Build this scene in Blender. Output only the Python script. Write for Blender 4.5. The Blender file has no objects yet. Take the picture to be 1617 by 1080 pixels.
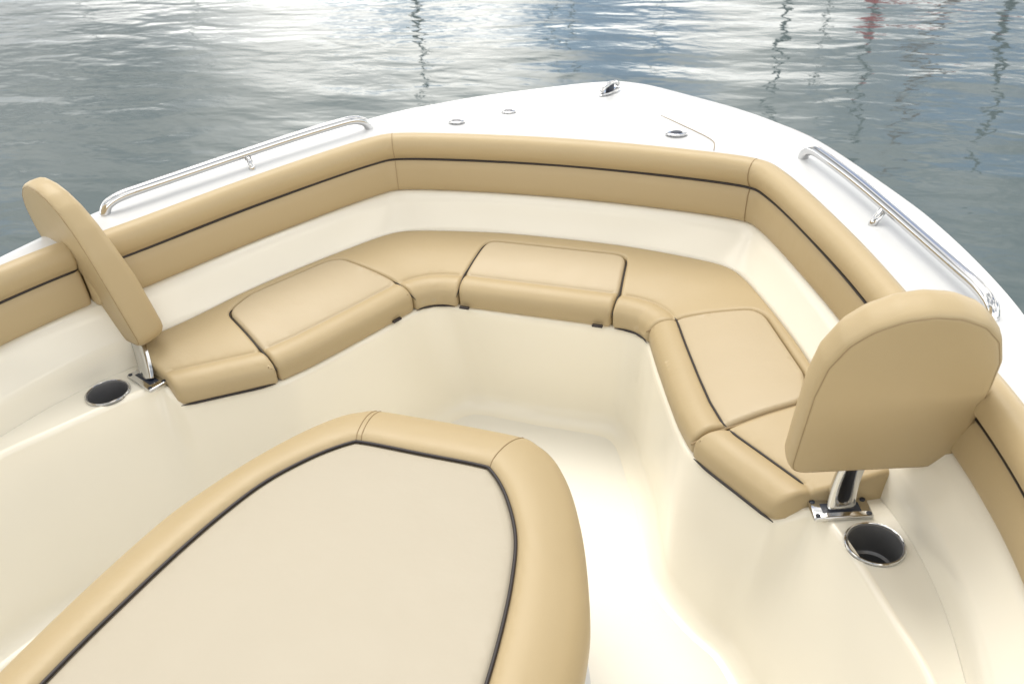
import bpy, bmesh, math, random
import numpy as np
from mathutils import Vector, Matrix
from mathutils.geometry import delaunay_2d_cdt

random.seed(4)
rng = np.random.default_rng(4)
SC = bpy.context.scene
COL = SC.collection

# ------------------------------------------------------------------ camera, sky, sun, exposure
CAM = Vector((0.6987, 0.0, 1.2))
PITCH, YAW, ROLL = 0.57581, -0.39090, -0.07514
cp, sp, cy_, sy_ = math.cos(PITCH), math.sin(PITCH), math.cos(YAW), math.sin(YAW)
fwd = Vector((sy_ * cp, cy_ * cp, -sp)); rt = Vector((cy_, -sy_, 0)); up = rt.cross(fwd)
r2 = rt * math.cos(ROLL) + up * math.sin(ROLL); u2 = -rt * math.sin(ROLL) + up * math.cos(ROLL)
cam = bpy.data.cameras.new('camera'); co = bpy.data.objects.new('camera', cam); COL.objects.link(co)
m = Matrix.Identity(4)
for i in range(3):
    m[i][0] = r2[i]; m[i][1] = u2[i]; m[i][2] = -fwd[i]; m[i][3] = CAM[i]
co.matrix_world = m
cam.sensor_width = 36; cam.lens = 1394.56 / 1617 * 36
cam.clip_start = 0.02; cam.clip_end = 6000
cam.dof.use_dof = True; cam.dof.focus_distance = 1.9; cam.dof.aperture_fstop = 7.0
SC.camera = co

SUN_EL, SUN_AZ = math.radians(64), math.radians(-38)      # azimuth from +Y (bow), clockwise
w = bpy.data.worlds.new('World'); SC.world = w; w.use_nodes = True
nt = w.node_tree; nt.nodes.clear()
def N(t, **k):
    n = nt.nodes.new(t)
    for a, b in k.items(): setattr(n, a, b)
    return n
out = N('ShaderNodeOutputWorld'); bg = N('ShaderNodeBackground'); bg.inputs['Strength'].default_value = 0.11
sky = N('ShaderNodeTexSky', sky_type='NISHITA', sun_disc=False, sun_elevation=SUN_EL, sun_rotation=SUN_AZ,
        air_density=1.0, dust_density=1.0, ozone_density=1.0)
tc = N('ShaderNodeTexCoord'); mp = N('ShaderNodeMapping'); mp.inputs['Scale'].default_value = (1, 1, 2.2)
mp.inputs['Location'].default_value = (0.3, 0.55, 0.0)
n1 = N('ShaderNodeTexNoise'); n1.inputs['Scale'].default_value = 2.1; n1.inputs['Detail'].default_value = 7; n1.inputs['Roughness'].default_value = 0.55
r1 = N('ShaderNodeValToRGB'); r1.color_ramp.elements[0].position = 0.36; r1.color_ramp.elements[1].position = 0.47
n2 = N('ShaderNodeTexNoise'); n2.inputs['Scale'].default_value = 2.6; n2.inputs['Detail'].default_value = 5
mp2 = N('ShaderNodeMapping'); mp2.inputs['Location'].default_value = (3.6, 7.1, 1.2); mp2.inputs['Scale'].default_value = (1, 1, 1.6)
r2n = N('ShaderNodeValToRGB')
r2n.color_ramp.elements[0].position = 0.40; r2n.color_ramp.elements[0].color = (3.0, 3.2, 3.4, 1)
r2n.color_ramp.elements[1].position = 0.60; r2n.color_ramp.elements[1].color = (13.7, 13.3, 12.5, 1)
mx = N('ShaderNodeMix', data_type='RGBA')
L = nt.links.new
L(tc.outputs['Generated'], mp.inputs[0]); L(mp.outputs[0], n1.inputs['Vector']); L(n1.outputs[0], r1.inputs[0])
L(tc.outputs['Generated'], mp2.inputs[0]); L(mp2.outputs[0], n2.inputs['Vector']); L(n2.outputs[0], r2n.inputs[0])
L(r1.outputs[0], mx.inputs['Factor']); L(sky.outputs[0], mx.inputs['A']); L(r2n.outputs[0], mx.inputs['B'])
sx = N('ShaderNodeSeparateXYZ'); L(tc.outputs['Generated'], sx.inputs[0])
mr = N('ShaderNodeMapRange'); mr.inputs['From Min'].default_value = .12; mr.inputs['From Max'].default_value = .33
mr.inputs['To Min'].default_value = 2.3; mr.inputs['To Max'].default_value = 1.05; L(sx.outputs['Z'], mr.inputs['Value'])
vm = N('ShaderNodeVectorMath', operation='SCALE'); L(r2n.outputs[0], vm.inputs[0]); dd_ = N('ShaderNodeVectorMath', operation='DISTANCE'); L(tc.outputs['Generated'], dd_.inputs[0]); dd_.inputs[1].default_value = Vector((-.74, .58, .36)).normalized()
dr_ = N('ShaderNodeMapRange', interpolation_type='SMOOTHSTEP'); dr_.inputs['From Min'].default_value = .12; dr_.inputs['From Max'].default_value = .42; dr_.inputs['To Min'].default_value = .42; L(dd_.outputs['Value'], dr_.inputs['Value'])
dm_ = N('ShaderNodeMath', operation='MULTIPLY'); L(mr.outputs[0], dm_.inputs[0]); L(dr_.outputs[0], dm_.inputs[1]); L(dm_.outputs[0], vm.inputs['Scale']); L(vm.outputs[0], mx.inputs['B'])
def gap(dirv, rad):
    d_ = N('ShaderNodeVectorMath', operation='DISTANCE'); nz = N('ShaderNodeTexNoise'); nz.inputs['Scale'].default_value = 9
    L(tc.outputs['Generated'], nz.inputs['Vector']); L(tc.outputs['Generated'], d_.inputs[0]); d_.inputs[1].default_value = Vector(dirv).normalized()
    a_ = N('ShaderNodeMath', operation='MULTIPLY_ADD'); L(nz.outputs[0], a_.inputs[0]); a_.inputs[1].default_value = .12; L(d_.outputs['Value'], a_.inputs[2])
    q_ = N('ShaderNodeMapRange'); q_.inputs['From Min'].default_value = rad; q_.inputs['From Max'].default_value = rad + .05; L(a_.outputs[0], q_.inputs['Value']); return q_
g1 = gap((-.221, .935, .285), .10); g2 = gap((-.30, .92, .20), .09)
mu = N('ShaderNodeMath', operation='MULTIPLY'); L(g1.outputs[0], mu.inputs[0]); L(g2.outputs[0], mu.inputs[1])
m2 = N('ShaderNodeMath', operation='MULTIPLY'); L(mu.outputs[0], m2.inputs[0]); L(r1.outputs[0], m2.inputs[1]); L(m2.outputs[0], mx.inputs['Factor'])
L(mx.outputs['Result'], bg.inputs['Color']); L(bg.outputs[0], out.inputs[0])

sl = bpy.data.lights.new('sun', 'SUN'); so = bpy.data.objects.new('sun', sl); COL.objects.link(so)
sl.energy = 1.5; sl.angle = math.radians(35); sl.color = (1.0, 0.95, 0.86)
sd = Vector((math.sin(SUN_AZ) * math.cos(SUN_EL), math.cos(SUN_AZ) * math.cos(SUN_EL), math.sin(SUN_EL)))
so.rotation_euler = sd.to_track_quat('Z', 'Y').to_euler()
SC.view_settings.view_transform = 'Standard'; SC.view_settings.look = 'None'
SC.view_settings.exposure = 0.48; SC.view_settings.gamma = 1
SC.cycles.use_denoising = True
SC.cycles.max_bounces = 8

# ------------------------------------------------------------------ materials
def mat(name, col, rough=0.5, metal=0.0, coat=0.0, bump=None, spec=0.5, var=None, sheen=0.0):
    mt = bpy.data.materials.new(name); mt.use_nodes = True; t = mt.node_tree; b = t.nodes['Principled BSDF']
    b.inputs['Base Color'].default_value = (*col, 1); b.inputs['Roughness'].default_value = rough
    b.inputs['Metallic'].default_value = metal; b.inputs['Coat Weight'].default_value = coat
    b.inputs['Coat Roughness'].default_value = 0.12
    b.inputs['Specular IOR Level'].default_value = spec
    tcn = t.nodes.new('ShaderNodeTexCoord')
    if var:
        n = t.nodes.new('ShaderNodeTexNoise'); n.inputs['Scale'].default_value = var[0]; n.inputs['Detail'].default_value = 6
        cr = t.nodes.new('ShaderNodeMix'); cr.data_type = 'RGBA'
        cr.inputs['A'].default_value = (*[c * (1 - var[1]) for c in col], 1)
        cr.inputs['B'].default_value = (*[min(1, c * (1 + var[1])) for c in col], 1)
        t.links.new(tcn.outputs['Object'], n.inputs['Vector']); t.links.new(n.outputs[0], cr.inputs['Factor'])
        t.links.new(cr.outputs['Result'], b.inputs['Base Color'])
        rr = t.nodes.new('ShaderNodeMapRange'); rr.inputs['To Min'].default_value = rough - .06; rr.inputs['To Max'].default_value = rough + .06
        n3 = t.nodes.new('ShaderNodeTexNoise'); n3.inputs['Scale'].default_value = var[0] * 4
        t.links.new(tcn.outputs['Object'], n3.inputs['Vector']); t.links.new(n3.outputs[0], rr.inputs[0]); t.links.new(rr.outputs[0], b.inputs['Roughness'])
    prev = None
    for (kind, scale, strength, dist) in (bump or []):
        if kind == 'noise':
            n = t.nodes.new('ShaderNodeTexNoise'); n.inputs['Scale'].default_value = scale; n.inputs['Detail'].default_value = 4; o = n.outputs[0]
        else:
            n = t.nodes.new('ShaderNodeTexVoronoi'); n.inputs['Scale'].default_value = scale; o = n.outputs['Distance']
        t.links.new(tcn.outputs['Object'], n.inputs['Vector'])
        bp = t.nodes.new('ShaderNodeBump'); bp.inputs['Strength'].default_value = strength; bp.inputs['Distance'].default_value = dist
        t.links.new(o, bp.inputs['Height'])
        if prev: t.links.new(prev.outputs[0], bp.inputs['Normal'])
        prev = bp
    if prev: t.links.new(prev.outputs[0], b.inputs['Normal'])
    return mt

VB = [('noise', 9, 0.28, 0.01), ('noise', 38, 0.10, 0.002), ('voronoi', 900, 0.10, 0.0005)]
M = dict(
    tan=mat('tan_vinyl', (0.450, 0.348, 0.196), 0.48, bump=VB, var=(5, 0.03)),
    tan2=mat('pale_tan_vinyl', (0.480, 0.388, 0.250), 0.48, bump=VB, var=(5, 0.03)),
    cream_v=mat('cream_vinyl', (0.440, 0.390, 0.300), 0.5, bump=VB, var=(4, 0.03)),
    seam=mat('seam_thread', (0.33, 0.24, 0.13), 0.7),
    piping=mat('dark_piping', (0.018, 0.012, 0.012), 0.45),
    gel=mat('white_gelcoat', (0.63, 0.637, 0.645), 0.28, coat=0.4, bump=[('noise', 2.5, 0.06, 0.01)]),
    cream=mat('cream_gelcoat', (0.93, 0.875, 0.74), 0.24, coat=0.5, bump=[('noise', 3, 0.08, 0.01)]),
    shelf=mat('shelf_gelcoat', (0.87, 0.83, 0.72), 0.2, coat=0.5, bump=[('noise', 3, 0.08, 0.01)]),
    sole=mat('sole_gelcoat', (0.85, 0.82, 0.74), 0.45, bump=[('voronoi', 260, 0.12, 0.001)]),
    steel=mat('polished_steel', (0.62, 0.62, 0.62), 0.10, metal=1.0, bump=[('noise', 30, 0.03, 0.002)]),
    steel_dull=mat('brushed_steel', (0.24, 0.24, 0.25), 0.34, metal=1.0),
    cup=mat('dark_cup_steel', (0.20, 0.20, 0.205), 0.34, metal=0.4),
    slot=mat('dark_slot', (0.012, 0.018, 0.035), 0.4),
    gap=mat('gap_dark', (0.04, 0.033, 0.025), 0.7),
    rubber=mat('rub_rail_vinyl', (0.75, 0.75, 0.74), 0.5),
)

# ------------------------------------------------------------------ helpers
def link(name, me, m_, parent=None, smooth=True):
    o = bpy.data.objects.new(name, me); COL.objects.link(o)
    for x in (m_ if isinstance(m_, (list, tuple)) else [m_]): me.materials.append(x)
    if smooth:
        for p in me.polygons: p.use_smooth = True
    if parent is not None: o.parent = parent
    return o
def mesh(name, verts, faces, m_, parent=None, smooth=True, mi=None, sharp=None, weld=False):
    me = bpy.data.meshes.new(name); me.from_pydata([tuple(map(float, v)) for v in verts], [], faces); me.update()
    if mi is not None: me.polygons.foreach_set('material_index', mi)
    bm = bmesh.new(); bm.from_mesh(me)
    if weld: bmesh.ops.remove_doubles(bm, verts=bm.verts, dist=1e-5)
    bmesh.ops.recalc_face_normals(bm, faces=bm.faces); bm.to_mesh(me); bm.free()
    o = link(name, me, m_, parent, smooth)
    if sharp: me.set_sharp_from_angle(angle=math.radians(sharp))
    return o
def empty(name, label, cat, loc=(0, 0, 0), group=None, rot=0):
    o = bpy.data.objects.new(name, None); COL.objects.link(o); o.location = loc; o.rotation_euler = (0, 0, rot)
    o.empty_display_size = .1; o['label'] = label; o['category'] = cat
    if group: o['group'] = group
    return o
def rebase(root):
    """keep children where they are although the root stands at its own base"""
    for ch in root.children:
        if ch.type == 'MESH' and not ch.get('local'):
            ch.matrix_parent_inverse = Matrix.Translation(-Vector(root.location))
def spline(P, n=8, closed=False):
    P = [np.array(p, float) for p in P]; out = []
    K = len(P)
    for i in range(K - (0 if closed else 1)):
        p1, p2 = P[i], P[(i + 1) % K]
        p0 = P[i - 1] if (i > 0 or closed) else 2 * p1 - p2
        p3 = P[(i + 2) % K] if (i + 2 < K or closed) else 2 * p2 - p1
        for t in np.linspace(0, 1, n, endpoint=False):
            out.append(.5 * ((2 * p1) + (-p0 + p2) * t + (2 * p0 - 5 * p1 + 4 * p2 - p3) * t * t + (-p0 + 3 * p1 - 3 * p2 + p3) * t ** 3))
    if not closed: out.append(P[-1])
    return np.array(out)
def chaikin(P, it=3, closed=False):
    P = np.array(P, float)
    for _ in range(it):
        if closed:
            Q = np.roll(P, -1, 0); P = np.stack([.75 * P + .25 * Q, .25 * P + .75 * Q], 1).reshape(-1, P.shape[1])
        else:
            a, b = P[:-1], P[1:]
            mid = np.stack([.75 * a + .25 * b, .25 * a + .75 * b], 1).reshape(-1, P.shape[1])
            P = np.vstack([P[:1], mid[1:-1], P[-1:]])
    return P
def resample(P, step, closed=False):
    P = np.array(P, float)
    if closed: P = np.vstack([P, P[:1]])
    s = np.r_[0, np.cumsum(np.linalg.norm(np.diff(P, axis=0), axis=1))]
    n = max(2, int(round(s[-1] / step)) + 1); q = np.linspace(0, s[-1], n)
    R = np.stack([np.interp(q, s, P[:, k]) for k in range(P.shape[1])], 1)
    return R[:-1] if closed else R
def resample_n(P, n):
    P = np.array(P, float); s = np.r_[0, np.cumsum(np.linalg.norm(np.diff(P, axis=0), axis=1))]
    q = np.linspace(0, s[-1], n); return np.stack([np.interp(q, s, P[:, k]) for k in range(P.shape[1])], 1)
def fillet(P, R, n=7):
    """round the corners of a closed polygon; R scalar or list"""
    P = [np.array(p[:2], float) for p in P]; out = []; K = len(P)
    for i in range(K):
        r = R[i] if isinstance(R, (list, tuple)) else R
        a, b, c_ = P[i - 1], P[i], P[(i + 1) % K]
        u = a - b; v = c_ - b; lu, lv = np.linalg.norm(u), np.linalg.norm(v)
        if r <= 0: out.append(b); continue
        u /= lu; v /= lv; ang = math.acos(max(-1, min(1, float(u @ v))))
        if ang > 3.1: out.append(b); continue
        t = min(r / math.tan(ang / 2), .48 * lu, .48 * lv)
        A, B = b + u * t, b + v * t
        for k in np.linspace(0, 1, n): out.append((1 - k) ** 2 * A + 2 * k * (1 - k) * b + k * k * B)
    return np.array(out)
def area(P): x, y = P[:, 0], P[:, 1]; return .5 * float(np.sum(x * np.roll(y, -1) - y * np.roll(x, -1)))
def inside(Q, P):
    Q = np.atleast_2d(Q); r = np.zeros(len(Q), bool); a = P; b = np.roll(P, -1, 0)
    for (x1, y1), (x2, y2) in zip(a, b):
        c1 = (y1 > Q[:, 1]) != (y2 > Q[:, 1])
        if y1 != y2: r ^= c1 & (Q[:, 0] < (x2 - x1) * (Q[:, 1] - y1) / (y2 - y1) + x1)
    return r
def dist(Q, P, closed=False):
    Q = np.atleast_2d(Q); P = np.array(P, float)[:, :2]
    A = P; B = np.roll(P, -1, 0)
    if not closed: A, B = P[:-1], P[1:]
    d = np.full(len(Q), 1e9)
    for a, b in zip(A, B):
        ab = b - a; L2 = float(ab @ ab)
        if L2 < 1e-14: continue
        t = np.clip(((Q - a) @ ab) / L2, 0, 1); d = np.minimum(d, np.linalg.norm(Q - (a + t[:, None] * ab), axis=1))
    return d
def offs(P, d):
    """inward offset of a dense closed CCW polygon"""
    t = np.roll(P, -1, 0) - np.roll(P, 1, 0); t /= np.linalg.norm(t, axis=1)[:, None] + 1e-12
    return P + np.stack([-t[:, 1], t[:, 0]], 1) * d
def offs_open(P, d):
    """offset of an open plan polyline to the left of its direction"""
    t = np.gradient(P[:, :2], axis=0); t /= np.linalg.norm(t, axis=1)[:, None] + 1e-12
    Q = P.copy(); Q[:, :2] += np.stack([-t[:, 1], t[:, 0]], 1) * d; return Q
def fill(boundary, extra, edges=()):
    """triangulate a dense polygon with interior points -> verts2d (boundary first), tris"""
    pts = [Vector((float(x), float(y))) for x, y in np.vstack([boundary, extra])] if len(extra) else [Vector(map(float, p)) for p in boundary]
    nb = len(boundary)
    vo, eo, fo, ov, oe, of = delaunay_2d_cdt(pts, [(i, (i + 1) % nb) for i in range(nb)] + [(a + nb, b + nb) for a, b in edges], [], 0, 1e-7)
    V = np.array([(v.x, v.y) for v in vo]); T = np.array([tuple(f) for f in fo if len(f) == 3])
    T = T[inside(V[T].mean(1), boundary)]
    return V, [tuple(int(i) for i in t) for t in T], ov
def cushion(name, outline, h, zb, m_, parent=None, R=.014, grid=.014, lines=(), mfun=None, step=.007):
    """upholstered pad: plan outline, height function h(xy), all edges rounded by R, bottom at zb"""
    P = resample(outline, step, True)
    if area(P) < 0: P = P[::-1].copy()
    for _ in range(5): P = .25 * np.roll(P, 1, 0) + .5 * P + .25 * np.roll(P, -1, 0)
    es = [0, .08, .25, .5, .8, 1.15]
    V = []; F = []; nb = len(P); mi = []
    def drop(e): e = min(e, R); return R - math.sqrt(max(0, R * R - (R - e) ** 2))
    bo = offs(P, .004)
    V += [(x, y, zb) for x, y in bo]; V += [(x, y, zb + .006) for x, y in P]
    for e in es:
        Q = offs(P, e * R); z = h(Q) - drop(e * R)
        z = np.maximum(z, zb + .008)
        V += [(q[0], q[1], zz) for q, zz in zip(Q, z)]
    nr = len(es) + 2
    for k in range(nr - 1):
        for i in range(nb):
            j = (i + 1) % nb; F.append((k * nb + i, k * nb + j, (k + 1) * nb + j, (k + 1) * nb + i))
    Q = offs(P, es[-1] * R)
    lo, hi = Q.min(0), Q.max(0)
    gx, gy = np.meshgrid(np.arange(lo[0], hi[0], grid), np.arange(lo[1], hi[1], grid * .866))
    gx = gx + (np.arange(gx.shape[0]) % 2)[:, None] * grid / 2
    G = np.stack([gx.ravel(), gy.ravel()], 1)
    G = G[inside(G, Q)]; G = G[dist(G, Q, True) > grid * .45]
    LP = []; ED = []; nL = 0
    for ln in lines:
        ln = np.array(ln)[:, :2]; gap = np.median(np.linalg.norm(np.diff(ln, axis=0), axis=1)); ln = ln[inside(ln, Q)]; ln = ln[dist(ln, Q, True) > .0045] if len(ln) else ln
        if len(ln) > 2:
            dd = np.linalg.norm(G[:, None] - ln[None], axis=2).min(1); G = G[dd > .004]
            LP.append(ln); ED += [(nL + i, nL + i + 1) for i in range(len(ln) - 1) if np.linalg.norm(ln[i + 1] - ln[i]) < 1.6 * gap]
            nL += len(ln)
    off0 = 0
    if LP: G = np.vstack(LP + [G])
    V2, T, ov = fill(Q, G, ED)
    z = h(V2); base = (nr - 1) * nb; idx = {}
    for i in range(len(V2)):
        o_ = [k for k in ov[i] if k < nb]
        if o_: idx[i] = base + o_[0]
        else: idx[i] = len(V); V.append((V2[i][0], V2[i][1], z[i]))
    for t in T: F.append(tuple(idx[i] for i in t))
    Vb, Tb, ovb = fill(bo, np.zeros((0, 2)))
    bi = []
    for i_, o_ in enumerate(ovb):
        o_ = [k for k in o_ if k < nb]
        if o_: bi.append(min(o_))
        else: bi.append(len(V)); V.append((Vb[i_][0], Vb[i_][1], zb))
    F += [tuple(bi[i] for i in t)[::-1] for t in Tb]
    if mfun is not None:
        Va = np.array(V); mi = []
        for f in F:
            c_ = Va[list(f)].mean(0); mi.append(c_)
        mi = mfun(np.array(mi))
    return mesh(name, V, F, m_, parent, mi=[int(x) for x in mi] if mfun is not None else None)
def tube(name, path, r, m_, parent=None, seg=10, closed=False, flat=1.0):
    P = np.array(path, float); n = len(P); V = []; F = []
    tg = np.gradient(P, axis=0) if not closed else np.roll(P, -1, 0) - np.roll(P, 1, 0)
    if name.endswith('piping') and not closed and not hasattr(r, '__len__') and n > 8:
        r = r * np.minimum(1, .25 + .25 * np.minimum(np.arange(n), np.arange(n)[::-1]))
    nrm = None
    for i in range(n):
        t = Vector(tg[i]).normalized()
        if nrm is None:
            nrm = Vector((0, 0, 1)) if abs(t.z) < .9 else Vector((1, 0, 0))
        nrm = (nrm - t * nrm.dot(t)).normalized(); b = t.cross(nrm)
        rr = r[i] if hasattr(r, '__len__') else r
        for k in range(seg):
            a = 2 * math.pi * k / seg; V.append(Vector(P[i]) + nrm * math.cos(a) * rr * flat + b * math.sin(a) * rr)
    for i in range(n - (0 if closed else 1)):
        j = (i + 1) % n
        for k in range(seg):
            l = (k + 1) % seg; F.append((i * seg + k, i * seg + l, j * seg + l, j * seg + k))
    if not closed: F.append(tuple(range(seg))[::-1]); F.append(tuple((n - 1) * seg + k for k in range(seg)))
    return mesh(name, V, F, m_, parent)
def loft(name, rows, m_, parent=None, sharp=None, closed=False):
    """rows: list of equal-length 3-D polylines"""
    n = len(rows[0]); V = [tuple(p) for r_ in rows for p in r_]; F = []
    R_ = len(rows)
    for a in range(R_ if closed else R_ - 1):
        b = (a + 1) % R_
        for i in range(n - 1): F.append((a * n + i, a * n + i + 1, b * n + i + 1, b * n + i))
    if closed: F.append(tuple(a * n for a in range(R_))); F.append(tuple(a * n + n - 1 for a in range(R_))[::-1])
    return mesh(name, V, F, m_, parent, sharp=sharp)
def both(P, dup0=False):
    """half curve (x>=0, from the centreline aft) -> whole curve from port (left) to starboard"""
    P = np.array(P, float); Lh = P[::-1].copy(); Lh[:, 0] *= -1
    return np.vstack([Lh[:-1], P])
def z3(P, z): P = np.array(P, float)[:, :2]; zz = np.broadcast_to(z, (len(P),)); return np.column_stack([P, zz])
def lathe(name, prof, m_, parent=None, seg=48, loc=(0, 0, 0), sharp=35):
    V = []; F = []
    for r, z in prof:
        for k in range(seg): a = 2 * math.pi * k / seg; V.append((loc[0] + r * math.cos(a), loc[1] + r * math.sin(a), loc[2] + z))
    for i in range(len(prof) - 1):
        for k in range(seg): l = (k + 1) % seg; F.append((i * seg + k, i * seg + l, (i + 1) * seg + l, (i + 1) * seg + k))
    if prof[0][0] > 1e-6: pass
    return mesh(name, V, F, m_, parent, sharp=sharp)
def rbox(name, cx, cy, cz, sx, sy, sz, rot, m_, parent=None, bev=.003, seg=3):
    bm = bmesh.new(); bmesh.ops.create_cube(bm, size=1); bmesh.ops.scale(bm, vec=(sx, sy, sz), verts=bm.verts)
    bmesh.ops.bevel(bm, geom=list(bm.edges), offset=bev, segments=seg, affect='EDGES', profile=.5)
    bmesh.ops.transform(bm, matrix=Matrix.Translation((cx, cy, cz)) @ rot, verts=bm.verts)
    me = bpy.data.meshes.new(name); bm.to_mesh(me); bm.free(); o = link(name, me, m_, parent)
    me.set_sharp_from_angle(angle=math.radians(50)); return o

# ------------------------------------------------------------------ water
WZ = -0.80
def water():
    V = [(-1800, -1800, WZ), (1800, -1800, WZ), (1800, 1800, WZ), (-1800, 1800, WZ)]
    mt = bpy.data.materials.new('harbour_water'); mt.use_nodes = True; t = mt.node_tree; b = t.nodes['Principled BSDF']
    b.inputs['Base Color'].default_value = (0.085, 0.113, 0.118, 1); b.inputs['Roughness'].default_value = 0.03
    b.inputs['IOR'].default_value = 1.4
    tcn = t.nodes.new('ShaderNodeTexCoord'); prev = None
    for sc, rotz, asp, st, ds, det, dstn in ((.9, -.42, 2.2, .5, .09, 1, .3), (3.0, -.3, 2.0, .5, .026, 1, .5), (9, -.5, 2.0, .55, .007, 2, .4)):
        mpn = t.nodes.new('ShaderNodeMapping'); mpn.inputs['Rotation'].default_value = (0, 0, rotz); mpn.inputs['Scale'].default_value = (1 / asp, 1, 1)
        n = t.nodes.new('ShaderNodeTexNoise'); n.inputs['Scale'].default_value = sc; n.inputs['Detail'].default_value = det; n.inputs['Distortion'].default_value = dstn
        t.links.new(tcn.outputs['Object'], mpn.inputs[0]); t.links.new(mpn.outputs[0], n.inputs['Vector'])
        bp = t.nodes.new('ShaderNodeBump'); bp.inputs['Strength'].default_value = st; bp.inputs['Distance'].default_value = ds
        t.links.new(n.outputs[0], bp.inputs['Height'])
        if prev: t.links.new(prev.outputs[0], bp.inputs['Normal'])
        prev = bp
    t.links.new(prev.outputs[0], b.inputs['Normal'])
    o = mesh('water', V, [(0, 1, 2, 3)], mt); o['kind'] = 'structure'
water()

# ------------------------------------------------------------------ the boat
boat = empty('motor_boat', 'white open motor boat with cream cockpit moulding and a horseshoe bow seat', 'boat', (0, 0, WZ))
# matched stations, half boat, from the centreline round to the stern: pad line C, pad foot D, liner foot E, deck edge A
ST_C = [(0, 2.20), (.20, 2.19), (.37, 2.174), (.512, 2.152), (.552, 2.105), (.610, 2.02), (.737, 1.777), (.803, 1.635), (.875, 1.47), (.95, 1.32), (1.0, 1.17), (1.04, 1.0), (1.08, .6), (1.10, -.2), (1.10, -3.2)]
ST_D = [(0, 2.165), (.20, 2.157), (.36, 2.143), (.498, 2.120), (.535, 2.075), (.586, 1.995), (.70, 1.770), (.775, 1.615), (.85, 1.455), (.932, 1.305), (.999, 1.155), (1.043, 1.0), (1.09, .6), (1.11, -.2), (1.11, -3.2)]
ST_E = [(0, 2.116), (.20, 2.112), (.345, 2.090), (.455, 2.062), (.502, 2.022), (.550, 1.955), (.665, 1.745), (.735, 1.590), (.80, 1.45), (.885, 1.33), (.95, 1.18), (.99, 1.0), (1.03, .6), (1.05, -.2), (1.05, -3.2)]
ST_A = [(0, 2.812), (.10, 2.782), (.26, 2.688), (.40, 2.598), (.52, 2.500), (.65, 2.365), (.85, 2.045), (.930, 1.89), (1.0, 1.72), (1.048, 1.57), (1.084, 1.40), (1.122, 1.1), (1.175, .6), (1.20, -.2), (1.20, -3.2)]
NS = 10
def curve_of(st, it=36):
    P = both(spline(st, NS))
    for _ in range(it): P[1:-1] = .25 * P[:-2] + .5 * P[1:-1] + .25 * P[2:]
    return P
cC, cD, cE = map(curve_of, (ST_C, ST_D, ST_E)); cA = curve_of(ST_A, 2)
def off_in(P, d):      # towards the cockpit
    return offs_open(P, -d)
# liner wall behind the pads, cove, down to the seat
rows = [z3(off_in(cC, -.02), .325), z3(off_in(cC, -.012), .20), z3(off_in(cD, -.014), .185)]
for k, t in enumerate((.0, .25, .5, .75, .92, 1.0)):
    P = (cD * (1 - t) + cE * t); z = .183 + (.095 - .183) * (t ** .8)
    rows.append(z3(P if k else off_in(cD, -.004), z))
rows += [z3(off_in(cE, .006), .055), z3(off_in(cE, .010), .018), z3(off_in(cE, .012), -.03)]
loft('liner', rows, M['shelf'], boat)
# deck ring and foredeck
rows = []
for t in (0, .02, .06, .15, .3, .5, .7, .85, .94, .98, 1.0):
    P = (off_in(cC, -.012) * (1 - t) + cA * t); zz = .328 + .012 * math.sin(math.pi * t) * 1.0 - .006 * t
    if t == 0: zz = .318
    if t == .98: zz -= .001
    if t == 1.0: zz -= .006
    rows.append(z3(P, zz))
rows += [z3(offs_open(cA, .006), .306), z3(offs_open(cA, .007), .29), z3(offs_open(cA, .001), .272)]
loft('deck', rows, M['gel'], boat)
# rub rail and hull side with flare
rows = []
for a in np.linspace(0, 2 * math.pi, 10, endpoint=False):
    rows.append(z3(offs_open(cA, .006 + .016 * math.cos(a)), .255 + .02 * math.sin(a)))
loft('rub_rail', rows, M['rubber'], boat, closed=True)
def hull_row(f, z, dy):
    P = cA.copy(); P[:, 0] *= f; P[:, 1] -= dy * np.clip((P[:, 1] - .2) / 2.6, 0, 1) ** 1.5; return z3(P, z)
rows = [hull_row(1.0, .27, 0), hull_row(.985, .12, .05), hull_row(.95, -.15, .16), hull_row(.90, -.5, .34), hull_row(.84, WZ, .5), hull_row(.5, WZ - .3, .8)]
loft('hull', rows, M['gel'], boat)
V = []
tr = [(-1.21, .27), (-1.15, -.15), (-1.02, WZ), (-.6, WZ - .3), (.6, WZ - .3), (1.02, WZ), (1.15, -.15), (1.21, .27)]
mesh('transom', [(x, -3.2, z) for x, z in tr] + [(x, -3.24, z) for x, z in tr], [tuple(range(8)), tuple(range(15, 7, -1))] + [(i, (i + 1) % 8, 8 + (i + 1) % 8, 8 + i) for i in range(8)], M['gel'], boat, smooth=False)

# seat platform and riser.  T = top edge, H = foot of the riser at the sole
SOLE = -.37
T = [(0, 1.852, -.012), (.14, 1.852, -.012), (.208, 1.852, -.012), (.262, 1.847, -.012), (.312, 1.806, -.012), (.36, 1.69, -.012), (.409, 1.580, -.012), (.45, 1.49, -.012), (.494, 1.414, -.012), (.59, 1.338, -.012), (.650, 1.290, -.012), (.676, 1.272, -.010), (.715, 1.278, .006), (.742, 1.283, .019), (.765, 1.262, .021), (.81, 1.19, .021), (.87, 1.078, .021), (.925, .97, .021), (.97, .80, .021), (1.0, .5, .021), (1.02, -.2, .021), (1.02, -3.2, .021)]
H_ = [(0, 1.89), (.10, 1.893), (.17, 1.893), (.225, 1.88), (.275, 1.83), (.330, 1.72), (.385, 1.605), (.425, 1.49), (.465, 1.385), (.55, 1.30), (.605, 1.262), (.632, 1.24), (.66, 1.205), (.685, 1.17), (.71, 1.14), (.76, 1.07), (.81, .98), (.86, .88), (.90, .75), (.94, .5), (.96, -.2), (.96, -3.2)]
n_ = 8
cT = both(spline(T, n_)); cH = both(spline(H_, n_))
zT = cT[:, 2]
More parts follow.
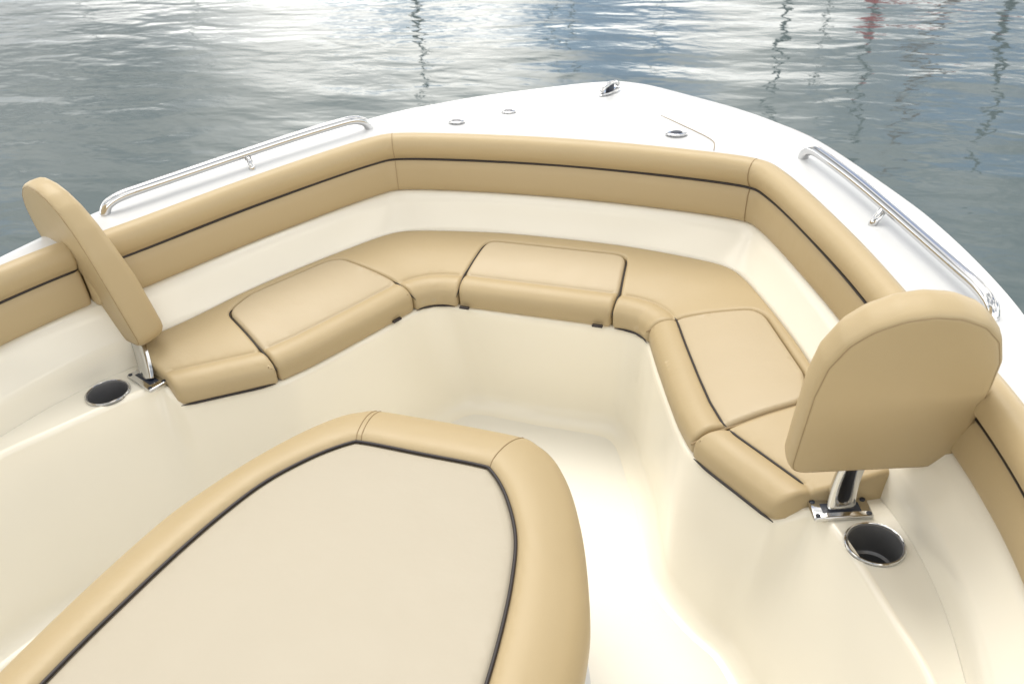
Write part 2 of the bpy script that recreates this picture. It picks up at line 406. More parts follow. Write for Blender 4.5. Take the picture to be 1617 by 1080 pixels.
def rw(P, z): return np.column_stack([P[:, :2], z])
rows = [rw(offs_open(cT, .0145), zT), rw(offs_open(cT, .012), zT), rw(offs_open(cT, .007), zT - .0015), rw(offs_open(cT, .002), zT - .006), rw(cT, zT - .014)]
for t in (.06, .15, .3, .5, .7, .85): rows.append(rw(cT[:, :2] * (1 - t) + cH[:, :2] * t, (zT - .014) * (1 - t) + (SOLE + .05) * t))
for a in np.linspace(0, math.pi / 2, 7): rows.append(rw(offs_open(cH, -.05 * (1 - math.cos(a))), np.full(len(cH), SOLE + .05 - .05 * math.sin(a))))
loft('seat_riser', rows, M['cream'], boat)
# platform under the cushions
inner = offs_open(cT, .012); i0 = [i for i in range(len(inner)) if inner[i, 1] > 1.30 and abs(inner[i, 0]) < .72]
inn = inner[i0[0]:i0[-1] + 1, :2]; e0 = [i for i in range(len(cE)) if cE[i, 1] > 1.33]
ee = off_in(cE, .009)[e0[0]:e0[-1] + 1, :2]
plat = np.vstack([inn, ee[::-1]])
V2, Tt, _ = fill(plat, np.zeros((0, 2)))
mesh('seat_platform', z3(V2, -.0125), Tt, M['cream'], boat)
# cup-holder shelves: outline with a round hole
CUP = (.849, 1.229); CR = .047
def shelf(s):
    a = offs_open(cT, .012); k = [i for i in range(len(a)) if a[i, 0] > 0 and a[i, 2] > .019]; ed = a[k, :2]
    b = off_in(cE, .010); k2 = [i for i in range(len(b)) if b[i, 0] > 0 and b[i, 1] < 1.375]; fo = b[k2, :2]
    out_ = np.vstack([ed, fo[::-1]])
    hole = np.array([(CUP[0] + CR * math.cos(t), CUP[1] + CR * math.sin(t)) for t in np.linspace(0, 2 * math.pi, 48, endpoint=False)])
    nb = len(out_); pts = [Vector(map(float, p)) for p in np.vstack([out_, hole])]
    ed_ = [(i, (i + 1) % nb) for i in range(nb)] + [(nb + i, nb + (i + 1) % 48) for i in range(48)]
    vo, eo, fo_, *_x = delaunay_2d_cdt(pts, ed_, [], 0, 1e-7)
    VV = np.array([(v.x, v.y) for v in vo]); TT = np.array([tuple(f) for f in fo_])
    c_ = VV[TT].mean(1); TT = TT[inside(c_, out_) & ~inside(c_, hole)]
    if s < 0: VV = VV * [-1, 1]
    me = mesh('cup_shelf', z3(VV, .0205), [tuple(int(i) for i in t) for t in TT], M['shelf'], boat, smooth=False)
    # little riser where the shelf steps down to the cushion recess
    st = np.array([(.735, 1.300), (.79, 1.315), (.895, 1.372)])
    V = [(s * x, y, z) for z in (.0203, -.013) for x, y in st]
    mesh('shelf_step', V, [(0, 1, 4, 3), (1, 2, 5, 4)], M['cream'], boat, smooth=False)
for s in (-1, 1): shelf(s)
# sole
P = resample(both(spline(H_, n_))[:, :2], .03); P = offs_open(P, -.045)
V2, Tt, _ = fill(P, np.zeros((0, 2)))
mesh('sole', z3(V2, SOLE + .001), Tt, M['sole'], boat)

# ---- coaming pads
SEC = [(-.012, .344), (.000, .3495), (.012, .350), (.025, .3455), (.0345, .335), (.0385, .321), (.0375, .306), (.032, .294), (.0255, .2855), (.0215, .2797),
       (.0235, .2745), (.0285, .266), (.0315, .250), (.034, .234), (.036, .215), (.036, .200), (.033, .191), (.024, .186), (.008, .185), (-.010, .187), (-.012, .25)]
def pad_path(y0, y1, side=None):
    P = resample(cC, .004)[:, :2]
    if side is None: k = P[:, 1] > y0
    else: k = (P[:, 1] < y1) & (P[:, 1] > y0) & (np.sign(P[:, 0]) == side)
    P = P[k]; keep = np.zeros(len(P), bool); keep[::3] = True; keep[:4] = True; keep[-4:] = True
    return P[keep]
def pad(path, label=None):
    n = len(path); rows = []
    s = np.r_[0, np.cumsum(np.linalg.norm(np.diff(path, axis=0), axis=1))]; e = np.minimum(s, s[-1] - s)
    R = .012; shrink = np.where(e < R, np.sqrt(np.clip(1 - (1 - e / R) ** 2, 0, 1)), 1)
    shrink = .55 + .45 * shrink
    for (o_, z) in SEC:
        oo = -.012 + (o_ + .012) * shrink; zz = .27 + (z - .27) * (.86 + .14 * (shrink - .55) / .45)
        # gentle lumps in the foam
        lump = 1 + .035 * np.sin(s * 9.0 + 1) * (o_ > .02)
        t = np.gradient(path, axis=0); t /= np.linalg.norm(t, axis=1)[:, None]; nn = np.stack([t[:, 1], -t[:, 0]], 1)
        rows.append(np.column_stack([path + nn * (oo * lump)[:, None], zz]))
    o = loft('coaming_pad', rows, M['tan'], boat, closed=True)
    if label: o['label'] = label
    t = np.gradient(path, axis=0); t /= np.linalg.norm(t, axis=1)[:, None]; nn = np.stack([t[:, 1], -t[:, 0]], 1)
    k = slice(1, -1)
    pp = np.column_stack([path + nn * (-.012 + (.0235 + .012) * shrink)[:, None], np.full(n, .2797)])[k]
    tube('piping', pp, .0032, M['piping'], o, 8)
    return o, path, nn
fore, fp, fn = pad(pad_path(1.346, 9), 'long tan coaming pad wrapping round the bow')
for s, nm in ((-1, 'short tan coaming pad aft of the left backrest'), (1, 'short tan coaming pad aft of the right backrest')):
    pth = pad_path(-2.9, 1.352, s); pth = offs_open(pth, .024); pad(pth, nm)
# vertical seams of the pad at its two bends
for s in (-1, 1):
    i = int(np.argmin(np.linalg.norm(fp - np.array([s * .509, 2.152]), axis=1)))
    q = [(*(fp[i] + fn[i] * (o_ + .0006)), z) for o_, z in SEC[1:17]]
    tube('seam', q, .0011, M['seam'], fore, 6)

# ---- grab rails
def rail(s):
    top = [(.612, 2.205, .325), (.6135, 2.2035, .344), (.622, 2.190, .362), (.640, 2.161, .3735), (.670, 2.112, .3755), (.733, 2.004, .3755), (.806, 1.868, .374), (.878, 1.728, .3725), (.935, 1.615, .3715), (.963, 1.563, .3695), (.980, 1.533, .360), (.987, 1.521, .344), (.989, 1.518, .322)]
    P = spline([(s * x, y, z) for x, y, z in top], 8)
    r = tube('grab_rail', P, .0130, M['steel'], boat, 20)
    tube('post', [(s * .780, 1.853, .325), (s * .787, 1.858, .345), (s * .803, 1.869, .370)], [.0095, .009, .009], M['steel'], r, 16)
for s in (-1, 1): rail(s)

# ---- deck fittings
def deck_z(x, y): return .336
def oval(name, x, y, z, a, b, rot, hgt, m_, parent):
    V = []; F = []; seg = 40; pr = [(0, hgt), (.55, hgt), (.8, hgt * .9), (.95, hgt * .5), (1, 0)]
    for f, zz in pr:
        for k in range(seg):
            t = 2 * math.pi * k / seg; px, py = a * f * math.cos(t), b * f * math.sin(t)
            V.append((x + px * math.cos(rot) - py * math.sin(rot), y + px * math.sin(rot) + py * math.cos(rot), z + zz))
    for i in range(len(pr) - 1):
        for k in range(seg): l = (k + 1) % seg; F.append((i * seg + k, i * seg + l, (i + 1) * seg + l, (i + 1) * seg + k))
    return mesh(name, V, F, m_, parent, sharp=40)
for (x, y, rot, a) in ((-.372, 2.300, .1, .025), (-.249, 2.409, .1, .023), (.273, 2.314, .1, .030)):
    f_ = oval('flush_latch', x, y, .3385, a, a * .72, rot, .004, M['steel'], boat)
    oval('latch_cup', x, y, .343, a * .55, a * .36, rot, .0012, M['slot'] if x > 0 else M['steel_dull'], f_)
# pop-up cleat
cl = oval('cleat', .0, 2.645, .3385, .020, .052, -.35, .004, M['steel'], boat)
tube('horn', [(-.016 - .0, 2.605, .348), (-.010, 2.615, .358), (0, 2.645, .362), (.010, 2.675, .358), (.016, 2.685, .348)], .007, M['steel'], cl, 12)
rbox('cleat_stem', 0, 2.645, .350, .014, .03, .022, Matrix.Rotation(-.35, 4, 'Z'), M['slot'], cl, .003)
# anchor locker lid: a thin lid with a visible joint line
hp = np.array([(.386, 2.232), (.378, 2.290), (.20, 2.455), (.0, 2.50), (-.20, 2.455), (-.378, 2.290), (-.386, 2.232)])
hp = resample(np.vstack([hp, hp[:1]]), .012); hp = hp[:-1]
def zd(P):
    # deck surface height: same recipe as the deck rows, by ratio between pad line and deck edge
    d1 = dist(P, cC[:, :2]); d2 = dist(P, cA[:, :2]); t = d1 / (d1 + d2); return .328 + .012 * np.sin(math.pi * t) - .006 * t
jp = [(.388, 2.225), (.3865, 2.25), (.378, 2.288), (.30, 2.362), (.20, 2.455)]
J = resample(chaikin(jp, 2), .01)
tube('locker_joint', np.column_stack([J, zd(J) + .0002]), .0010, M['seam'], boat, 6)

# ---- cup holders and backrest sockets
def cup(s):
    prof = [(.0001, -.085), (.030, -.085), (.036, -.082), (.037, -.075), (.037, -.062), (.0415, -.058), (.0425, -.052), (.044, -.005), (.0455, .0015), (.0480, .0028), (.0495, .003), (.051, .0005), (.051, -.003)]
    c_ = lathe('cup_holder', prof, M['cup'], boat, 56, (s * CUP[0], CUP[1], .0215))
    lathe('rim', [(.0475, .0030), (.0485, .0040), (.0502, .0040), (.0515, .0028), (.0520, .0)], M['steel'], c_, 56, (s * CUP[0], CUP[1], .0222))
    lathe('drain', [(.0001, .002), (.007, .002), (.009, 0)], M['slot'], c_, 20, (s * CUP[0], CUP[1], -.0635))
for s in (-1, 1): cup(s)
PL = (.787, 1.297); PYAW = .36
def socket(s):
    yaw = PYAW * s; R_ = Matrix.Rotation(yaw, 4, 'Z')
    p = rbox('socket_plate', s * PL[0], PL[1], .0255, .108, .050, .010, R_, M['steel'], boat, .004)
    def at(a, b): v = R_ @ Vector((a, b, 0)); return s * PL[0] + v.x, PL[1] + v.y
    rbox('slot', *at(0, .0), .0300, .070, .024, .0025, R_, M['slot'], p, .001)
    for a, b in ((-.046, -.018), (.046, -.018), (-.046, .018), (.046, .018)):
        x, y = at(a, b)
        lathe('screw', [(.0001, .0010), (.003, .0016), (.0048, .001), (.0052, 0)], M['slot'], p, 16, (x, y, .0306))
for s in (-1, 1): socket(s)

# ---- lounge plinth
LO = [(0, 1.330), (.165, 1.326), (.208, 1.310), (.25, 1.280), (.30, 1.212), (.352, 1.110), (.398, .990), (.424, .90), (.442, .76), (.452, .62), (.457, .45), (.460, .2), (.46, -.6)]
LI = [(0, 1.178), (.125, 1.178), (.155, 1.168), (.205, 1.112), (.255, 1.025), (.284, .93), (.305, .82), (.320, .70), (.333, .55), (.340, .3), (.342, -.5)]
lo = both(spline(LO, 6)); li = both(spline(LI, 6))
bs = both(spline([(x * .93, y - .03) for x, y in LO], 6))
rows = [z3(bs, -.03), z3(bs, SOLE + .05)]
for a in np.linspace(.2, math.pi / 2, 5): rows.append(z3(offs_open(bs, .045 * (1 - math.cos(a))), SOLE + .05 - .05 * math.sin(a)))
loft('lounge_plinth', rows, M['gel'], boat)

# console and hardtop behind the photographer, unseen, added to block sky light from aft
I4 = Matrix.Identity(4)
rbox('console', 0, -1.15, .22, .92, 1.05, 1.22, I4, M['gel'], boat, .06, 5)
rbox('windscreen', 0, -.72, 1.02, .84, .02, .42, Matrix.Rotation(-.45, 4, 'X'), M['slot'], boat, .008)
HT = rbox('shade_hardtop', 0, -1.85, 1.70, 1.95, 3.0, .07, I4, M['gel'], boat, .03, 4)
for s in (-1, 1):
    for y in (-.75, -1.6): tube('shade_hardtop_leg', [(s * .52, y, -.35), (s * .52, y - .05, .9), (s * .62, y - .1, 1.73)], .022, M['steel'], boat, 14)
# ------------------------------------------------------------------ cushions
FF = both(chaikin([(0, 1.846), (.205, 1.846), (.272, 1.846), (.318, 1.800), (.409, 1.578), (.494, 1.411), (.592, 1.335), (.673, 1.268)], 0))
def front_curve():
    half = [(0, 1.846), (.209, 1.846), (.245, 1.8465), (.278, 1.838), (.302, 1.820), (.318, 1.795), (.36, 1.692), (.409, 1.578), (.450, 1.488), (.494, 1.411), (.54, 1.371), (.592, 1.331), (.675, 1.266)]
    return both(resample(half, .01))
FC = front_curve()
BW = .070
def hs(P, puff=.005, zs=.050, zf=.010, slope=.36, top=.110, lift=0):
    P = np.atleast_2d(P)[:, :2]; d = dist(P, FC); t = np.clip(d / BW, 0, 1)
    a = zf + (zs - zf) * np.sqrt(np.clip(1 - (1 - t) ** 2.4, 0, 1)) + puff * np.sin(math.pi * t)
    b = zs + top_curve(d - BW, slope, top - zs)
    z = np.where(d < BW, a, b) + lift
    return z - .0035 * np.exp(-((d - BW) / .0028) ** 2)
def top_curve(x, s, m_): x = np.clip(x, 0, None); return m_ * (1 - np.exp(-x * s / m_ * 1.15))
def iso(d, st=.005):
    """line at distance d outboard of the front curve, free of loops"""
    P = resample(offs_open(resample(FC, .004), d), .003); P = P[dist(P, FC) > d - 4e-4]
    for _ in range(6): P[1:-1] = .25 * P[:-2] + .5 * P[1:-1] + .25 * P[2:]
    return resample(P, st)
seam_lines = []
# constraint points either side of the front seam
for e in (-.006, -.003, 0, .003, .006):
    seam_lines.append(iso(BW + e))
for e in (.022, .034, .046, .058): seam_lines.append(iso(e))
# side insert (starboard) gap line, and centre insert gap line
g = .0035
SI = [(.494, 1.411), (.572, 1.455), (.705, 1.528), (.694, 1.615), (.588, 1.832), (.556, 1.858), (.392, 1.838), (.312, 1.803)]
CI = [(.213, 1.846), (.217, 1.925), (.203, 2.062), (-.203, 2.062), (-.217, 1.925), (-.213, 1.846)]
def insert_outline(kind, sh):
    """outline of the insert (sh=-1 shrink) or the notch (sh=+1) as a dense polygon including the front edge"""
    if kind == 'c':
        P = [(.213 + sh, 1.846), (.217 + sh, 1.925), (.203 + sh, 2.062 + sh), (-.203 - sh, 2.062 + sh), (-.217 - sh, 1.925), (-.213 - sh, 1.846)]
        return fillet(P, [0, .02, .035, .035, .02, 0], 8)
def arc_front(p0, p1):
    """piece of the front curve between two plan points, in travelling order p0 -> p1"""
    i = int(np.argmin(np.linalg.norm(FC - np.array(p0), axis=1))); j = int(np.argmin(np.linalg.norm(FC - np.array(p1), axis=1)))
    return FC[i:j + 1] if i <= j else FC[j:i + 1][::-1]
def grow(P, d):
    P = np.array(P); c_ = P.mean(0)
    Q = resample(P, .006, True)
    if area(Q) < 0: Q = Q[::-1].copy()
    return offs(Q, -d)
# starboard insert: rounded polygon in plan, front edge follows FC
def side_poly(s, d):
    inner = fillet([(x, y) for x, y in SI], [0, .02, .03, .05, .045, .03, .02, 0], 8)
    P = np.array(inner)
    fr = arc_front(SI[-1], SI[0])[1:-1]
    P = np.vstack([P, fr]); P = resample(P, .006, True)
    if area(P) < 0: P = P[::-1].copy()
    P = offs(P, d)
    if s < 0: P = P * [-1, 1]; P = P[::-1].copy()
    return P
def centre_poly(d):
    P = fillet(CI, [0, .02, .035, .035, .02, 0], 8)
    P = resample(P, .006, True)
    if area(P) < 0: P = P[::-1].copy()
    return offs(P, d)
def two_tone(zthr=0):
    def f(c_): d = dist(c_[:, :2], FC); return ((d > BW) & (c_[:, 2] > .03)).astype(int)
    return f
def seg_on(P, h, up_=0.0):
    P = np.array(P, float)[:, :2]; z = h(P) + .0035 * np.exp(-((dist(P, FC) - BW) / .0028) ** 2); z = np.pad(z, 6, mode='edge')
    return np.column_stack([P, np.convolve(z, np.ones(13) / 13, mode='valid') + up_])
insg = 'lift-out insert cushions of the bow seat'
def hins(P): return hs(P, lift=.0035)
ci = cushion('seat_cushion', centre_poly(.003), hins, -.010, [M['tan'], M['tan2']], R=.010, lines=seam_lines, mfun=two_tone())
s1 = cushion('seat_cushion', side_poly(-1, .003), hins, -.010, [M['tan'], M['tan2']], R=.010, lines=seam_lines, mfun=two_tone())
s2 = cushion('seat_cushion', side_poly(1, .003), hins, -.010, [M['tan'], M['tan2']], R=.010, lines=seam_lines, mfun=two_tone())
for o, lb in ((ci, 'tan insert cushion in the middle of the bow seat, across the boat'),
              (s1, 'tan insert cushion along the left arm of the bow seat'),
              (s2, 'tan insert cushion along the right arm with dark piping on its inner seam')):
    o['label'] = lb; o['category'] = 'seat cushion'; o['group'] = insg
# horseshoe cushion with notches
def horseshoe():
    back = off_in(cE, .0035)[:, :2]; k = np.where(back[:, 1] > 1.385)[0]; back = back[k[0]:k[-1] + 1]
    # starboard half boundary, from the aft outer corner along the front to the centre
    tail = [(.893, 1.372), (.79, 1.318), (.738, 1.303), (.683, 1.272)]
    f1 = arc_front((.675, 1.266), SI[0])[1:-1]
    nt_ = np.array(SI[0:1] + [tuple(p) for p in fillet([SI[0]] + list(SI[1:-1]) + [SI[-1]], [0, .02, .03, .05, .045, .03, .02, 0], 8)[1:-1]] + SI[-1:])
    nt_ = nt_ + 0
    f2 = arc_front(SI[-1], CI[0])[1:-1]
    nc = fillet(CI, [0, .02, .035, .035, .02, 0], 8)
    nc = nc[:len(nc) // 2]
    half = np.vstack([tail, f1, nt_, f2, nc])          # aft tail -> centre
    left = half[::-1] * [-1, 1]
    P = np.vstack([half, left, back])
    return P
HP = horseshoe()
def hh(P): return hs(P)
hc = cushion('bow_seat_cushion', HP, hh, -.011, M['tan'], R=.010, lines=seam_lines, step=.006)
hc['label'] = 'large tan horseshoe cushion round the bow seat, behind and between the inserts'; hc['category'] = 'seat cushion'
# piping: front seams and joint lines
def inpoly(P, poly, m_=.003): P = P[inside(P, poly)]; return P
seamF = iso(BW)
def piping_between(p0, p1, parent, h, r=.0025, line=None):
    ln = seamF if line is None else line
    i = int(np.argmin(np.linalg.norm(ln - np.array(p0), axis=1))); j = int(np.argmin(np.linalg.norm(ln - np.array(p1), axis=1)))
    q = ln[min(i, j):max(i, j) + 1]
    tube('piping', seg_on(q, h, -.0005), r, M['piping'], parent, 8)
piping_between((.385, 1.842), (.566, 1.455), s2, hins)
piping_between((.568, 1.450), (.742, 1.312), hc, hh)
# dark welt in the joints of the inserts
def joint(P, parent, h, lift=-.0045, r=.0021, m_=None):
    P = resample(P, .006); tube('joint_piping' if m_ is None else 'seam', seg_on(P, h, lift), r, m_ or M['piping'], parent, 8)
ccv = fillet(CI, [0, .02, .035, .035, .02, 0], 8)
def part_path(P, ya, yb, xs):
    k = (P[:, 1] >= ya) & (P[:, 1] <= yb) & (np.sign(P[:, 0]) == xs); return P[k]
for s in (-1, 1):
    q = part_path(ccv, 1.84, 2.055, s); q = q[np.argsort(q[:, 1])]; joint(q, ci, hh)
inn = fillet(SI, [0, .02, .03, .05, .045, .03, .02, 0], 8)
for s, pr in ((-1, s1), (1, s2)):
    a = inn[(inn[:, 1] < 1.585)]; a = a[np.argsort(a[:, 0])]
    if s < 0: joint(a * [s, 1], pr, hh)
    else:
        joint(a * [s, 1], pr, hh, -.006, .0022, M['seam'])
    b = inn[(inn[:, 1] > 1.795) & (inn[:, 0] < (.52 if s < 0 else .575))]; b = b[np.argsort(b[:, 0])]
    joint(b * [s, 1], pr, hh, -.0045 if s < 0 else -.006, .0020, None if s < 0 else M['seam'])
# dark welt along the foot of the horseshoe where it meets the moulding
for s in (-1, 1):
    for pa, pb in (((s * .216, 1.846), (s * .312, 1.803)), ((s * .50, 1.405), (s * .675, 1.266))):
        q = arc_front(pa, pb); q = offs_open(q, 0); nrm = q.copy()
        tube('foot_piping', z3(q, -.0085), .0034, M['piping'], hc, 8)
# small dark hinge tabs below the insert fronts
tabs = 'small black tabs under the insert fronts'
def tab(x, y, rot, parent): rbox('pull_tab', x, y, -.004, .028, .010, .006, Matrix.Rotation(rot, 4, 'Z'), M['piping'], parent, .002)
tab(-.190, 1.8405, 0, ci); tab(.178, 1.8405, 0, ci); tab(-.341, 1.738, math.radians(66), s1)

# ---- lounge cushion
LB = np.vstack([lo, ])
lout = lo; 
def border_t(P):
    a = dist(P, lo); b = dist(P, li); return a, b
lip = np.vstack([li]); LIP = np.vstack([li, [[li[-1, 0], -.7], [li[0, 0], -.7]]])
def hl(P):
    P = np.atleast_2d(P)[:, :2]; a, b = border_t(P); ins = inside(P, LIP); t = np.clip(a / (a + b), 0, 1)
    zb_ = .030 + .060 * np.sin(np.clip(t, 0, 1) * math.pi * .62) ** .75 - .008 * t
    zb_ = zb_ - .009 * np.exp(-(b / .010) ** 2)
    zi = .074 + .004 * (1 - np.exp(-b / .05)) - .007 * np.exp(-(b / .006) ** 2)
    return np.where(ins, zi, zb_)
lg = empty('lounge_cushion', 'large lounge cushion with a tan border round a cream panel, forward of the console', 'cushion', (0, .4, -.03))
def ring_lines(c_, ds, st=.01): return [resample(offs_open(c_, d), st) for d in ds]
lines = ring_lines(li, (-.012, -.006, -.002, .002, .006, .012), .008) + ring_lines(lo, (-.03, -.05, -.075))
lpoly = lo
lc = cushion('lounge_border', lpoly, hl, -.03, [M['tan'], M['cream_v']], lg, R=.022, grid=.016, lines=lines, mfun=lambda c_: (inside(c_[:, :2], LIP) & (c_[:, 2] > 0)).astype(int), step=.008)
pl = resample(li, .006); pl = pl[pl[:, 1] > -.45]
tube('piping', z3(pl, .0738), .0033, M['piping'], lg, 8)
for s in (-1, 1):
    for dd in (0, .011) if s < 0 else (0, ):
        a = np.array([s * (.172) + dd, 1.323]); b = np.array([s * .146 + dd, 1.176])
        q = np.linspace(a, b, 26); tube('seam', np.column_stack([q, hl(q) - np.where(np.linspace(0,1,26) < .1, .014 * (1 - np.linspace(0,1,26) / .1), 0) + .0004]), .0010, M['seam'], lg, 6)
rebase(lg)

# ------------------------------------------------------------------ backrests
DS = [(-.128, -.034), (-.130, .086), (-.131, .200), (-.124, .272), (-.104, .325), (-.076, .356), (-.038, .377), (.002, .384), (.042, .378), (.082, .357), (.112, .322), (.130, .272), (.138, .200), (.142, .10), (.140, .012), (.112, -.024)]
def backrest(side, pos, yaw, lean, roll, th, label):
    root = empty('backrest', label, 'backrest', (side * PL[0], PL[1], .03), 'plug-in backrests at the ends of the bow seat')
    u = Vector((math.cos(yaw), math.sin(yaw), 0)); h = Vector((0, 0, 1)).cross(u)
    v = Vector((0, 0, 1)) * math.cos(lean) - h * math.sin(lean); n = u.cross(v)          # n points aft
    ua = u * math.cos(roll) + v * math.sin(roll); va = -u * math.sin(roll) + v * math.cos(roll)
    O = Vector(pos)
    def W(a, b, c_):
        if side < 0: c_ = c_ * (1.0 - .32 * min(1, max(0, (b - .12) / .25)))
        p = O + ua * (a * (1.0 if side > 0 else 1.03) + (0 if side > 0 else .006)) + va * b + n * c_; return (p.x * side, p.y, p.z)
    P = fillet(DS, [.034, 0, 0] + [.04] * 9 + [0, 0, .04, .04], 8); P = resample(P, .008, True)
    if area(P) < 0: P = P[::-1].copy()
    nb = len(P)
    prof = [(.006, 0.0), (.002, -.0006), (-.0005, -.003), (-.003, -.011), (-.0045, -th * .4), (-.003, -th + .022), (.0015, -th + .011), (.009, -th + .003), (.020, -th - .0015), (.04, -th - .005)]
    V = []; F = []
    for e, c_ in prof:
        Q = offs(P, e); V += [W(q[0], q[1], c_) for q in Q]
    for k in range(len(prof) - 1):
        for i in range(nb): j = (i + 1) % nb; F.append((k * nb + i, k * nb + j, (k + 1) * nb + j, (k + 1) * nb + i))
    Q = offs(P, prof[-1][0])
    lo_, hi_ = Q.min(0), Q.max(0); gx, gy = np.meshgrid(np.arange(lo_[0], hi_[0], .02), np.arange(lo_[1], hi_[1], .02)); G = np.stack([gx.ravel(), gy.ravel()], 1)
    G = G[inside(G, Q)]; G = G[dist(G, Q, True) > .01]
    V2, Tt, ov = fill(Q, G); d2 = dist(V2, Q, True); idx = {}
    for i in range(len(V2)):
        o_ = [k for k in ov[i] if k < nb]
        if o_: idx[i] = (len(prof) - 1) * nb + o_[0]
        else: idx[i] = len(V); V.append(W(V2[i][0], V2[i][1], -th - .005 - .012 * (1 - math.exp(-d2[i] / .03))))
    F += [tuple(idx[i] for i in t) for t in Tt]
    pad_ = mesh('pad', V, F, M['tan'], root)
    # rear panel, slightly proud with a seam round it
    Q = offs(P, .0045); V = []; F = []
    rings = [(.0, -.003), (.0, .0004), (.0015, .0010), (.005, .0014), (.010, .0016)]
    for e, c_ in rings: V += [W(q[0], q[1], c_) for q in offs(Q, e)]
    for k in range(len(rings) - 1):
        for i in range(nb): j = (i + 1) % nb; F.append((k * nb + i, k * nb + j, (k + 1) * nb + j, (k + 1) * nb + i))
    F.append(tuple((len(rings) - 1) * nb + i for i in range(nb)))
    mesh('back_panel', V, F, M['tan'], root)
    q_ = offs(Q, -.0006); q_ = np.vstack([q_, q_[:1]]); tube('seam', [W(a_, b_, .0002) for a_, b_ in q_], .0008, M['seam'], root, 6)
    # stainless arm: flat curved bar from the socket up into the pad
    yw = PYAW * side; bx = Vector((math.cos(yw), math.sin(yw), 0)); by = Vector((-math.sin(yw), math.cos(yw), 0))
    base = Vector((side * PL[0], PL[1], .028)); top = Vector(W(0.0 if side > 0 else -.01, -.01, -th * .5)); ctr = base + Vector((0, 0, .055)) + by * .012
    if side < 0: ctr = Vector((-.80, 1.322, .075))
    V = []; F = []; K = 14
    wd = Vector(W(1, 0, 0)) - Vector(W(0, 0, 0)); wd *= side
    for i in range(K):
        t = i / (K - 1); p = base * (1 - t) ** 2 + ctr * 2 * t * (1 - t) + top * t * t
        tg = ((ctr - base) * (1 - t) + (top - ctr) * t).normalized(); x = (bx * (1 - t) + wd * t).normalized(); x = (x - tg * x.dot(tg)).normalized(); y = tg.cross(x)
        hw, ht = .026 - .005 * t, .0065
        for a, b in ((-1, -.55), (-.82, -1), (.82, -1), (1, -.55), (1, .55), (.82, 1), (-.82, 1), (-1, .55)): V.append(p + x * hw * a + y * ht * b)
    for i in range(K - 1):
        for k in range(8): l = (k + 1) % 8; F.append((i * 8 + k, i * 8 + l, (i + 1) * 8 + l, (i + 1) * 8 + k))
    F.append(tuple(range(8))); F.append(tuple((K - 1) * 8 + k for k in range(8)))
    mesh('arm', V, F, M['steel'], root, sharp=40)
    rebase(root)
backrest(1, (.814, 1.274, .165), math.atan2(.316, .949), math.radians(18), 0, .062, 'tan D-shaped backrest on the right, its broad flat back turned to the viewer')
backrest(-1, (.9085, 1.361, .113), .376, .127, -.175, .074, 'tan D-shaped backrest on the left, seen nearly edge-on against the water')
rebase(boat)

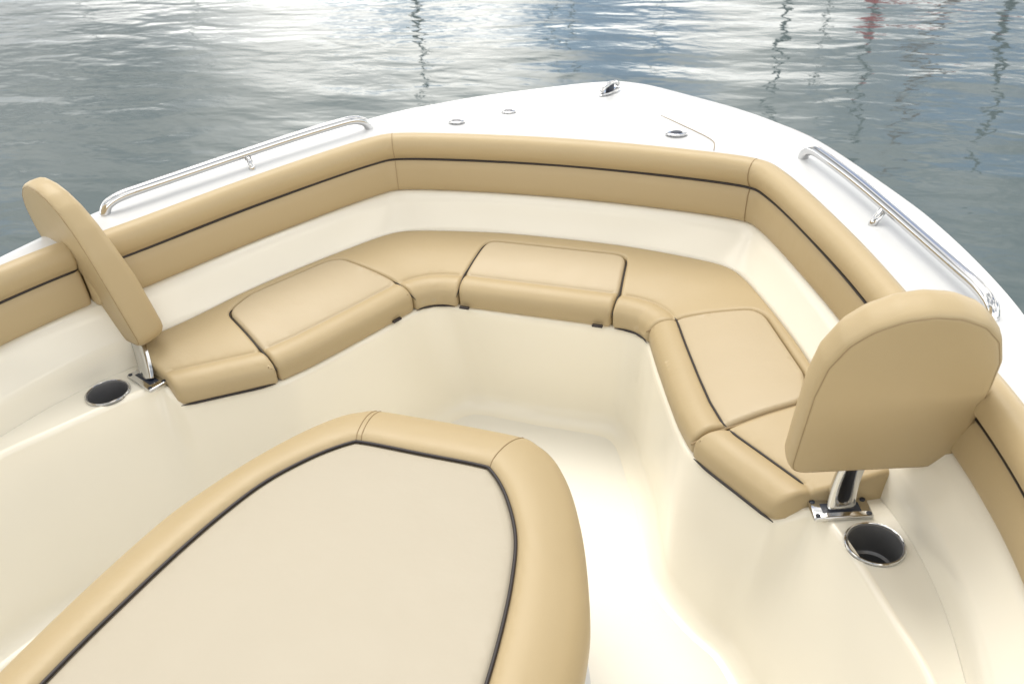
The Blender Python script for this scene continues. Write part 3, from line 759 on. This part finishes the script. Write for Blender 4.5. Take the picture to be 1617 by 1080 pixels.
# ------------------------------------------------------------------ marina around (seen mirrored in the water)
def build_marina():
    mw = mat('mast_alloy', (.035, .037, .04), .5); mo = mat('varnished_spar', (.16, .05, .02), .5)
    mr = mat('red_canvas', (.45, .01, .012), .7); mb = mat('blue_canvas', (.03, .12, .45), .7); hw = mat('yacht_white', (.8, .8, .8), .3); hd = mat('yacht_dark', (.03, .035, .04), .4)
    def un(px, py, z):
        d = r2 * ((px - 808.5) / 1394.56) + u2 * (-(py - 540) / 1394.56) + fwd; return CAM + d * ((z - CAM.z) / d.z)
    def place(px, py, D):
        W_ = un(px, py, WZ); d = (W_ - CAM); h = Vector((d.x, d.y, 0)); k = math.hypot(d.x, d.y)
        top = (D - k) * (CAM.z - WZ) / k; return CAM.x + h.x / k * D, CAM.y + h.y / k * D, WZ + top
    def yacht(px, py, D, label, hullm, mastm, r=.07, cover=None, lean=0.0, hl=9):
        x, y, zt = place(px, py, D); az = math.atan2(y, x); x += math.sin(az) * lean * (zt - WZ); y -= math.cos(az) * lean * (zt - WZ)
        root = empty('sailing_yacht', label, 'yacht', (x, y, WZ), 'yachts moored across the basin', az + math.pi / 2)
        V = []; F = []; K = 13
        for i in range(K):
            t = i / (K - 1); w_ = 1.45 * math.sin(math.pi * min(1, t * .55 + .45 * t * t + .12)) ** .7 if i < K - 1 else .02
            for a, z in ((-1, 1.0), (-.9, .4), (-.55, -.05), (.55, -.05), (.9, .4), (1, 1.0)): V.append(((t - .5) * hl, a * w_, z + .25 * t * (z > .5)))
        for i in range(K - 1):
            for k in range(6): l = (k + 1) % 6; F.append((i * 6 + k, i * 6 + l, (i + 1) * 6 + l, (i + 1) * 6 + k))
        F += [tuple(range(6)), tuple((K - 1) * 6 + k for k in range(6))]
        o = mesh('hull', V, F, hullm, root, sharp=40)
        rbox('cabin', -.4, 0, 1.3, hl * .38, 1.5, .5, Matrix.Identity(4), hw, root, .12)
        hgt = zt - WZ
        tube('mast', [(.6, 0, 1.0), (.6 + lean * hgt * .5, 0, hgt * .5), (.6 + lean * hgt, 0, hgt)], [r, r * .9, r * .6], mastm, root, 10)
        tube('boom', [(.6, 0, 2.2), (-2.8, 0, 2.25)], .06, mastm, root, 8)
        if cover is mr: tube('furled_sail', [(.6, 0, 1.1), (.6, 0, 1.8), (.6, 0, 2.6), (.6, 0, 3.3), (.6, 0, 3.9)], [.34, .40, .26, .14, .05], cover, root, 14)
        if cover: tube('sail_cover', [(.6, 0, 3.2), (.45, 0, 2.5), (-1.2, 0, 2.42), (-2.9, 0, 2.38)], [.12, .26, .2, .1], cover, root, 12)
        return root
    spec = [(703, 165, 34, 'white yacht with a bare dark mast mirrored left of the bow', hw, mw, .12, None, 0, 9),
            (926, 130, 46, 'white yacht with blue boom cover mirrored ahead of the bow tip', hw, mw, .06, mb, 0, 9),
            (893, 120, 60, 'distant white yacht with thin mast mirrored beside the blue patch', hw, mw, .06, mb, 0, 8),
            (1245, 215, 30, 'dark hulled yacht with a tall mast mirrored right of the bow', hd, mw, .10, None, 0, 9),
            (1310, 140, 44, 'white yacht with thin mast mirrored between the tall mast and the red cover', hw, mw, .07, None, 0, 8),
            (1378, 268, 24, 'yacht with bright red sail cover mirrored at the top right', hw, mw, .07, mr, 0, 7),
            (1428, 242, 27, 'old boat with brown raked mast mirrored right of the red cover', hd, mo, .13, None, .22, 8),
            (1578, 275, 25, 'dark hulled yacht with mast mirrored along the right edge', hd, mw, .10, None, 0, 8),
            (340, 62, 60, 'small white yacht with thin mast mirrored far left', hw, mw, .06, None, 0, 8),
            (175, 64, 66, 'white yacht with faint mast mirrored at the left corner', hw, mw, .06, None, 0, 8),
            (1057, 55, 70, 'far white yacht with faint mast mirrored ahead', hw, mw, .06, None, 0, 8)]
    for a in spec: yacht(*a)
build_marina()
